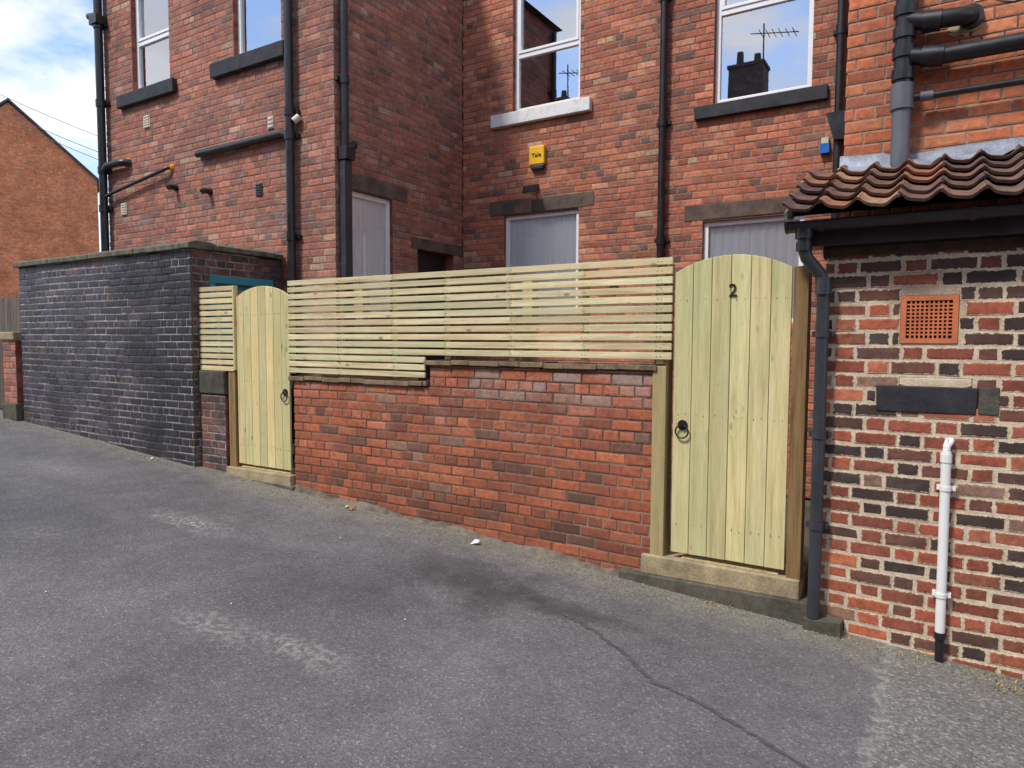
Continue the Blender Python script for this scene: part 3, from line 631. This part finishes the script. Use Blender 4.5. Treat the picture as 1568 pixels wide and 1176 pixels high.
def gate(name,u0,u1,z0,zs,zp,nb,hx,hz,num=None):
    G=empty(name); t=MB(); w=(u1-u0)
    def top(u):
        s=(2*(u-u0)/w-1); R=((w/2)**2+(zp-zs)**2)/(2*(zp-zs)); return zp-R+math.sqrt(max(0,R*R-(s*w/2)**2))
    bw=w/nb
    for i in range(nb):
        a=u0+i*bw+.0018; b=u0+(i+1)*bw-.0018
        pts=[(a,z0+rng.uniform(-.002,.002)),(b,z0)]+[(b+(a-b)*j/4,top(b+(a-b)*j/4)) for j in range(5)]
        t.prism(FP,pts,-.02,rng.uniform(.0,.0022),'w_v')
    t.build('boards',G,.0035)
    t=MB()
    for z in (z0+.2,(z0+zs)/2,zs-.18): t.box(FP,u0+.03,u1-.03,z-.05,z+.05,-.065,-.0215,'w_v')
    t.box(FP,u0+.004,u1-.004,z0+.02,zs-.02,-.0235,-.0215,'dark'); t.build('rails',G,.003)
    t=MB()
    t.tube([FP.p(hx,hz+.045,.002),FP.p(hx,hz+.045,.008)],.034,'iron',24); t.tube([FP.p(hx,hz+.045,.008),FP.p(hx,hz+.045,.03)],[.016,.012],'iron')
    R=.043; ns=40; vs=[]
    for i in range(ns):
        an=2*math.pi*i/ns
        for j in range(8):
            bn=2*math.pi*j/8; rr=R+.0055*math.cos(bn); vs.append(FP.p(hx+rr*math.sin(an),hz+.002+rr*math.cos(an),.022+.0055*math.sin(bn)))
    t.add(vs,[(i*8+j,i*8+(j+1)%8,((i+1)%ns)*8+(j+1)%8,((i+1)%ns)*8+j) for i in range(ns) for j in range(8)],'iron',smooth=True)
    for z in (z0+.2,(z0+zs)/2,zs-.18):
        for i in range(nb):
            for du in (.3,.7):
                uu=u0+(i+du)*bw; t.tube([FP.p(uu,z+rng.uniform(-.02,.02),-.001),FP.p(uu,z,.0035)],.0022,'pipegrey',6)
    t.build('ring_handle',G)
    if num: text(num,FP,num_pos[0],num_pos[1],.006,.115,'iron',G,'numeral',.003)
    return G
num_pos=(-1.14,.325)
gate('arched_wooden_gate',-1.52,-.785,-1.425,.455,.555,6,-1.45,-.60,'2')
gate('arched_wooden_gate',-6.10,-5.315,-1.265,.43,.53,7,-5.375,-.55)
G=empty('gate_post'); t=MB(); t.box(FP,-.775,-.69,-1.52,.46,-.1,.012,'w_brown'); t.build('post',G,.004)
G=empty('stone_threshold'); t=MB(); t.box(front(4.5),-1.72,-.69,-1.60,-1.475,-.3,.035,'stone_y',jit=.01); t.box(front(4.5),-1.88,-.61,-2.0,-1.595,-.3,.055,'conc',jit=.010); t.box(FP,-1.45,-.82,-1.474,-1.455,-.09,-.01,'w_post'); t.build('step',G,.015)
G=empty('stone_threshold'); t=MB(); t.box(front(4.5),-6.26,-5.27,-1.42,-1.31,-.3,.045,'stone_y',jit=.01); t.box(front(4.5),-6.28,-5.22,-1.7,-1.41,-.3,.06,'conc',jit=.008); t.box(FP,-6.08,-5.34,-1.309,-1.29,-.09,-.01,'w_post'); t.build('step',G,.012)

# ------------------------------------------------------------------ outbuilding right
B=empty('brick_outbuilding'); YS=4.5; FS=front(YS); X0=-.60; X1=2.6
def shedcol(u,z,r,c):
    if z<-1.35 and r.random()<.4: return pick(pal_low,r)
    if u<-.35 and r.random()<.3: return pick(pal_low,r)
    return c
brick_wall('front_wall',FS,X0,X1,-2.0,.56,[(-.205,.075,-.005,.265),(-.31,.27,-.372,-.250),(-.20,.15,-.250,-.195)],pal_shed,'b_shed','mo_shed',B,seed=41,course=.0825,L=.232,joint=.015,bond='flem',recess=.004,jit=.003,prot=.003,colfn=shedcol,wav=.004)
brick_wall('side_wall',lface(X0),-YB,-YS-.012,-2.0,.56,[],pal_shed,'b_shed','mo_shed',B,seed=42,course=.0825,joint=.0145,bond='flem')
t=MB()
a0,a1,c0,c1=-.203,.073,-.003,.263
t.box(FS,a0,a1,c0,c1,-.08,-.05,'dark'); bd=.028
for q in ((a0,a1,c0,c0+bd),(a0,a1,c1-bd,c1),(a0,a0+bd,c0+bd,c1-bd),(a1-bd,a1,c0+bd,c1-bd)): t.box(FS,*q,-.05,.004,'terra')
nh=10
for i in range(1,nh):
    u=a0+bd+(a1-a0-2*bd)*i/nh; t.box(FS,u-.0045,u+.0045,c0+bd,c1-bd,-.05,-.001,'terra')
    z=c0+bd+(c1-c0-2*bd)*i/nh; t.box(FS,a0+bd,a1-bd,z-.0045,z+.0045,-.05,-.0025,'terra')
t.build('air_brick',B)
t=MB(); t.box(FS,-.312,.176,-.392,-.243,-.1,.009,'sill',jit=.004); t.box(FS,.182,.272,-.390,-.240,-.1,.007,'stone_dk',jit=.004)
t.prism(FS,[(-.198,-.240),(-.15,-.256),(.09,-.256),(.148,-.240),(.148,-.197),(-.198,-.197)],-.1,-.001,'mo_shed')
t.build('stone_block',B,.006)
t=MB(); t.box(FS,X0-.02,X1,.500,.56,-.1,.010,'eave_st',jit=.004); t.box(FS,X0-.13,X1,.56,.70,-.1,.10,'pipe'); t.build('eaves',B,.006)
t=MB(); gy=YS-.10-.062; gz_=.665; r=.058; xs=(-.80,X1)
def half(r,dz=0): return [(gy+r*math.cos(math.pi+math.pi*i/14),gz_+.03+dz+r*math.sin(math.pi+math.pi*i/14)) for i in range(15)]
o=half(r); i_=half(r-.004)[::-1]; prof=o+i_; n=len(prof)
V=[(xs[0],y,z) for y,z in prof]+[(xs[1],y,z+.004) for y,z in prof]
t.add(V,[(i,(i+1)%n,n+(i+1)%n,n+i) for i in range(n)],'pipe',smooth=True)
t.add([(xs[0]-.002,y,z) for y,z in half(r+.003)]+[(xs[0]+.012,y,z) for y,z in half(r+.003)],[tuple(range(15)),tuple(range(15,30))[::-1]]+[(i,i+1,16+i,15+i) for i in range(14)],'pipe')
for bx in (-.62,.1,.9,1.7):
    V=[(bx,y,z) for y,z in half(r+.006)]+[(bx+.03,y,z) for y,z in half(r+.006)]
    t.add(V,[(i,i+1,16+i,15+i) for i in range(14)],'pipe',smooth=True)
t.build('gutter',B)
t=MB(); EY,EZ=4.235,.725; TY,TZ=5.30,1.17; Ld=math.hypot(TY-EY,TZ-EZ); sy,sz=(TY-EY)/Ld,(TZ-EZ)/Ld; ny,nz=-sz,sy
rows=5; gg=Ld/rows; per=.192; nx=int((X1+.1+.80)/per)+1
pal_t=[(5,lin(112,84,76)),(4,lin(126,92,80)),(3,lin(94,74,70)),(1.5,lin(150,102,80)),(.9,lin(164,128,98))]
def wv(p): return .021*math.cos(2*math.pi*p)+.006*math.cos(4*math.pi*p+.6)
rt=random.Random(5)
for rI in range(rows):
    for c in range(nx):
        x0=-.80+c*per; s0=rI*gg+rt.uniform(-.012,.012)-.02; s1=(rI+1)*gg+.05; ti=rt.uniform(-.004,.004); seg=12
        col=(*pick(pal_t,rt),0); top=[];bot=[];back=[]
        for i in range(seg+1):
            p=i/seg; x=x0+p*(per+.012); h=wv(p)+(.006 if p<.1 else 0)
            for L_,s,hh in ((top,s0,h+.046+ti),(bot,s0+.004,h+.028+ti),(back,s1,h+.010)):
                L_.append((x,EY+sy*s+ny*hh,EZ+sz*s+nz*hh))
        n=seg+1; V=top+bot+back
        t.add(V[:n]+V[2*n:],[(i,i+1,n+i+1,n+i) for i in range(seg)],'tile',col,smooth=True)
        t.add(V[:2*n],[(i+n,i+n+1,i+1,i) for i in range(seg)],'tile',col)
t.add([(-.78,EY+.0,EZ-.01),(X1,EY,EZ-.01),(X1,TY,TZ-.02),(-.78,TY,TZ-.02)],[(0,1,2,3)],'dark')
t.build('pantile_roof',B)
t=MB()
t.prism(Frame((-.80,0,0),(0,1,0),(1,0,0)),[(EY+.01,EZ-.03),(TY,TZ-.03),(TY,TZ+.02),(EY+.01,EZ+.02)],0,.05,'coping')
t.build('verge',B,.004)
t=MB(); n=60; vs=[]; r2=random.Random(9)
for i in range(n+1):
    x=-.64+(X1+.6)*i/n; w=wv(((x+.80)/per)%1)
    vs+=[(x,YB-.012,1.245+.012*math.sin(x*5)+ (0.03 if x<-.35 else 0)),(x,YB-.02,1.195+w*.3),(x,YB-.11,1.165+w*.6+r2.uniform(-.004,.004)),(x,YB-.17-.03*math.sin(x*3)-r2.uniform(0,.015),1.135+w)]
t.add(vs,[(4*i+j+1,4*i+j+5,4*i+j+4,4*i+j) for i in range(n) for j in range(3)],'lead',smooth=True)
t.build('lead_flashing',B)
P=empty('drainpipe'); t=MB(); R=.036
t.tube([(-.70,gy,.64),(-.70,gy,.545),(-.685,gy+.01,.49),(-.62,YS-.075,.40),(-.60,YS-.07,.345),(-.60,YS-.07,-1.66)],R,'pipeslate',18)
t.tube([(-.70,gy,.60),(-.70,gy,.66)],.05,'pipe',18); t.tube([(-.60,YS-.07,.28),(-.60,YS-.07,.38)],.046,'pipeslate',18); t.tube([(-.70,gy,.53),(-.70,gy,.58)],.044,'pipe',18)
for z in (.05,-.55,-1.1): t.tube([(-.60,YS-.07,z-.02),(-.60,YS-.07,z+.02)],.042,'pipeslate',18); t.box(FS,-.66,-.54,z-.015,z+.015,0,.05,'pipeslate')
t.box(FS,-.655,-.44,-2.0,-1.665,-.05,.11,'conc',jit=.008)
t.build('pipe_run',P)
P=empty('white_pipe'); t=MB(); xx=.05; yy=YS-.045
t.tube([(xx-.006,yy,-.60),(xx+.0,yy,-1.64)],.025,'whitepipe',18); t.tube([(xx-.006,yy,-.60),(xx-.004,yy,-.565),(xx+.01,yy+.02,-.545),(xx+.012,YS,-.54)],.019,'whitepipe',18)
t.tube([(xx,yy,-1.62),(xx+.004,yy,-1.90)],.0225,'pipe',18); t.tube([(xx,yy,-1.65),(xx,yy,-1.61)],.029,'pipe',18); t.tube([(xx-.006,yy,-.655),(xx-.006,yy,-.61)],.029,'whitepipe',18)
for z in (-.80,-1.40): t.tube([(xx-.003,yy,z-.012),(xx-.003,yy,z+.012)],.030,'whitepipe',18); t.box(FS,xx-.045,xx+.045,z-.012,z+.012,0,.04,'whitepipe')
t.tube([(xx-.006,yy,-.57),(xx-.006,yy,-.52)],[.019,.006],'whitepipe'); t.build('pipe_run',P)

# ------------------------------------------------------------------ far house, opposite terrace
Hf=empty('brick_house')
dv=Vector((-.36,-.93,0)).normalized(); A0=Vector((-34.6,18,0))
W=Frame(A0,dv,(-dv.y,dv.x,0))
if W.N.dot(Vector((34,-18,0)))<0: W=Frame(A0,dv,(dv.y,-dv.x,0))
t=MB(); hw=3.35
t.prism(W,[(0,-2),(2*hw,-2),(2*hw,7.6),(hw,10.55),(0,7.6)],-9,0,'proc_far'); t.build('walls',Hf)
t=MB()
for sgn in (0,1):
    a=(-.25,7.48) if sgn==0 else (2*hw+.25,7.48)
    t.prism(W,[a,(hw,10.72),(hw,10.60),(a[0],a[1]-.12)],-9.2,.12,'slate')
t.build('roof',Hf)
Hb=empty('brick_house'); t=MB()
t.box(WORLD,-34,16,-2.4,6.6,9.5,15.5,'proc_red')
V=[(-34.3,-9.2,6.6),(16.3,-9.2,6.6),(16.3,-15.8,6.6),(-34.3,-15.8,6.6),(-34.3,-12.5,9.1),(16.3,-12.5,9.1)]
t.add(V,[(3,2,1,0),(0,4,5,1),(2,5,4,3),(1,5,2),(3,4,0)],'slate')
t.build('walls_and_roof',Hb)
t=MB()
for cx,w,h in ((-6.9,1.3,10.75),(-15.5,1.5,10.9),(-24,1.6,10.9),(3.5,1.3,10.8),(10,1.3,10.8)):
    t.box(WORLD,cx-w/2,cx+w/2,7.6,h,12.0,13.0,'b_pier'); t.box(WORLD,cx-w/2-.05,cx+w/2+.05,h,h+.12,11.95,13.05,'stone_dk')
    for j in range(2): 
        xx=cx-w/2+w*(j+.5)/2; t.tube([(xx,-12.5,h+.12),(xx,-12.5,h+.75-(j%2)*.2)],[.15,.12],'stone_dk')
    t.tube([(cx+w*.45,-12.3,h-.3),(cx+w*.45,-12.3,h+1.6)],.03,'iron',6); t.tube([(cx+w*.45-.5,-12.3,h+1.3),(cx+w*.45+1.3,-12.3,h+1.0)],.022,'iron',6)
    for j in range(6): t.tube([(cx+w*.45-.1+j*.25,-11.9,h+1.22-j*.04),(cx+w*.45-.1+j*.25,-12.7,h+1.22-j*.04)],.016,'iron',6)
t.c=[(.06,.045,.04,0)]*len(t.c)
t.build('chimneys',Hb)
wb=MB()
for x in range(-32,15,4):
    for z in (-.4,3.2):
        wb.box(WORLD,x-.5,x+.5,z,z+1.5,9.46,9.5,'upvc'); wb.box(WORLD,x-.42,x+.42,z+.08,z+1.42,9.45,9.46,'room')
wb.build('windows',Hb)
P=empty('overhead_wires'); t=MB()
for j,(a,b) in enumerate((((-38,12,12.4),(-12,12,2.75)),((-38,12,11.7),(-12,12,2.4)),((-38,12.3,11.4),(-12,12.3,2.1)))):
    a=Vector(a);b=Vector(b); t.tube([a+(b-a)*i/12+Vector((0,0,-.4*math.sin(math.pi*i/12))) for i in range(13)],.010,'iron',6)
t.build('cables',P)

# ------------------------------------------------------------------ grit, litter, weeds
M['grit']=m_stone('grit_pebbles',lin(150,145,130),lin(96,92,84),40)
t=MB(); r=random.Random(12)
def peb(x,y,s,k):
    z=gz(x)+.006*math.sin(x*1.7+y)*math.sin(y*2.1-x*.6); an=r.uniform(0,6.28); V=[]
    for q,(rr,h) in enumerate(((1,0.0),(.8,.6))):
        for i in range(5):
            a=an+i*1.2566+r.uniform(-.2,.2); V.append((x+math.cos(a)*s*rr*r.uniform(.7,1.1),y+math.sin(a)*s*rr*r.uniform(.7,1.1),z-.001+h*s))
    V.append((x,y,z+s*.85))
    t.add(V,[(i,(i+1)%5,5+(i+1)%5,5+i) for i in range(5)]+[(5+i,5+(i+1)%5,10) for i in range(5)],k)
for i in range(3000):
    x=r.uniform(-11,1.2) if i%3 else r.uniform(-2,1.2); e=4.38 if x<-6.7 else 4.47
    y=e-.03-abs(r.gauss(0,.12)); peb(x,y,r.uniform(.0025,.010),'grit')
for i in range(600): peb(r.uniform(-9,1.5),r.uniform(.8,4.2),r.uniform(.002,.0055),'grit')
t.build('gravel')
M['leafy']=m_plain('weed_green',lin(104,112,56),.7,.3,.2)
M['leafd']=m_plain('weed_dry',lin(164,140,84),.8,.3,.2)
t=MB()
for i in range(380):
    cx,cy=(r.uniform(.30,.8),r.uniform(4.25,4.46)) if i<180 else (r.choice([-5.9,-4.4,-.45,-1.2,-.1,-8,-3.0,.2])+r.gauss(0,.08),r.uniform(4.36,4.43))
    h=r.uniform(.006,.022); a=r.uniform(0,6.28); w=r.uniform(.002,.005); dx,dy=math.cos(a),math.sin(a); z=gz(cx)
    t.add([(cx-dy*w,cy+dx*w,z),(cx+dy*w,cy-dx*w,z),(cx+dx*h*.5+dy*w,cy+dy*h*.5-dx*w,z+h*.6),(cx+dx*h,cy+dy*h,z+h)],[(0,1,2),(0,2,3)],'leafy' if r.random()<.35 else 'leafd')
t.build('weeds')
t=MB()
def litter(x,y,w,h,k,tilt=.01):
    z=gz(x)+.006; t.add([(x-w,y-h,z),(x+w,y-h*.7,z+tilt),(x+w*.8,y+h,z+tilt*1.6),(x-w*.9,y+h*.8,z+.3*tilt),(x,y,z+tilt*2)],[(0,1,4),(1,2,4),(2,3,4),(3,0,4)],k)
litter(-3.02,4.33,.035,.022,'white',.02); litter(-4.45,4.38,.018,.01,'yellow'); litter(-4.37,4.35,.02,.008,'terra'); litter(-7.3,4.28,.02,.01,'white')
for q in range(7): litter(r.uniform(-6,0.5),r.uniform(1.5,3.8),.006,.004,'white',.003)
t.build('litter')

# ------------------------------------------------------------------ world + sun
w=bpy.data.worlds.new('World'); S.world=w; w.use_nodes=True; nt=w.node_tree; nt.nodes.clear()
out=nt.nodes.new('ShaderNodeOutputWorld'); bg=nt.nodes.new('ShaderNodeBackground'); sky=nt.nodes.new('ShaderNodeTexSky'); sky.sky_type='NISHITA'; sky.sun_disc=False
el,rot=math.radians(54),math.radians(205); sky.sun_elevation=el; sky.sun_rotation=rot; sky.air_density=1.0; sky.dust_density=.5
tc=nt.nodes.new('ShaderNodeTexCoord'); mp=nt.nodes.new('ShaderNodeMapping'); mp.inputs['Scale'].default_value=(1,1,2.2); mp.inputs['Location'].default_value=(.35,.2,.1); nt.links.new(tc.outputs['Generated'],mp.inputs[0])
nz=nt.nodes.new('ShaderNodeTexNoise'); nz.inputs['Scale'].default_value=3.2; nz.inputs['Detail'].default_value=6; nz.inputs['Roughness'].default_value=.55; nt.links.new(mp.outputs[0],nz.inputs['Vector'])
cr=nt.nodes.new('ShaderNodeValToRGB'); cr.color_ramp.elements[0].position=.46; cr.color_ramp.elements[1].position=.58; nt.links.new(nz.outputs[0],cr.inputs[0])
nz2=nt.nodes.new('ShaderNodeTexNoise'); nz2.inputs['Scale'].default_value=5; nz2.inputs['Detail'].default_value=4; nt.links.new(mp.outputs[0],nz2.inputs['Vector'])
cr2=nt.nodes.new('ShaderNodeValToRGB'); cr2.color_ramp.elements[0].position=.3; cr2.color_ramp.elements[0].color=(.74,.76,.82,1); cr2.color_ramp.elements[1].position=.62; cr2.color_ramp.elements[1].color=(1,1,1,1); nt.links.new(nz2.outputs[0],cr2.inputs[0])
sc1=nt.nodes.new('ShaderNodeVectorMath'); sc1.operation='SCALE'; sc1.inputs['Scale'].default_value=9.2; nt.links.new(cr2.outputs[0],sc1.inputs[0])
sc2=nt.nodes.new('ShaderNodeVectorMath'); sc2.operation='MULTIPLY'; sc2.inputs[1].default_value=(1.55,1.65,1.8); nt.links.new(sky.outputs[0],sc2.inputs[0])
mx=nt.nodes.new('ShaderNodeMix'); mx.data_type='RGBA'; nt.links.new(cr.outputs[0],mx.inputs[0]); nt.links.new(sc2.outputs[0],mx.inputs[6]); nt.links.new(sc1.outputs[0],mx.inputs[7])
nt.links.new(mx.outputs[2],bg.inputs[0]); bg.inputs[1].default_value=.145; nt.links.new(bg.outputs[0],out.inputs[0])
sl_=bpy.data.lights.new('sun','SUN'); sl_.energy=3.5; sl_.angle=math.radians(8); sl_.color=(1,.95,.87); so=bpy.data.objects.new('sun',sl_); COL.objects.link(so)
d=Vector((math.sin(rot)*math.cos(el),math.cos(rot)*math.cos(el),math.sin(el))); so.rotation_euler=d.to_track_quat('Z','Y').to_euler(); so.location=d*30

# ------------------------------------------------------------------ camera
yaw,pit,rol=math.radians(31.855),math.radians(3.566),math.radians(.24)
f=Vector((-math.sin(yaw)*math.cos(pit),math.cos(yaw)*math.cos(pit),-math.sin(pit))); r_=Vector((math.cos(yaw),math.sin(yaw),0)); u=r_.cross(f)
r2=r_*math.cos(rol)+u*math.sin(rol); u2=-r_*math.sin(rol)+u*math.cos(rol)
cam=bpy.data.cameras.new('camera'); cam.sensor_width=36; cam.lens=36*1056.3/1568; cam.clip_end=3000; cam.clip_start=.05
co=bpy.data.objects.new('camera',cam); COL.objects.link(co); co.matrix_world=Matrix(((r2.x,u2.x,-f.x,0),(r2.y,u2.y,-f.y,0),(r2.z,u2.z,-f.z,0),(0,0,0,1)))
S.camera=co
S.view_settings.view_transform='Standard'; S.view_settings.look='None'; S.view_settings.exposure=0
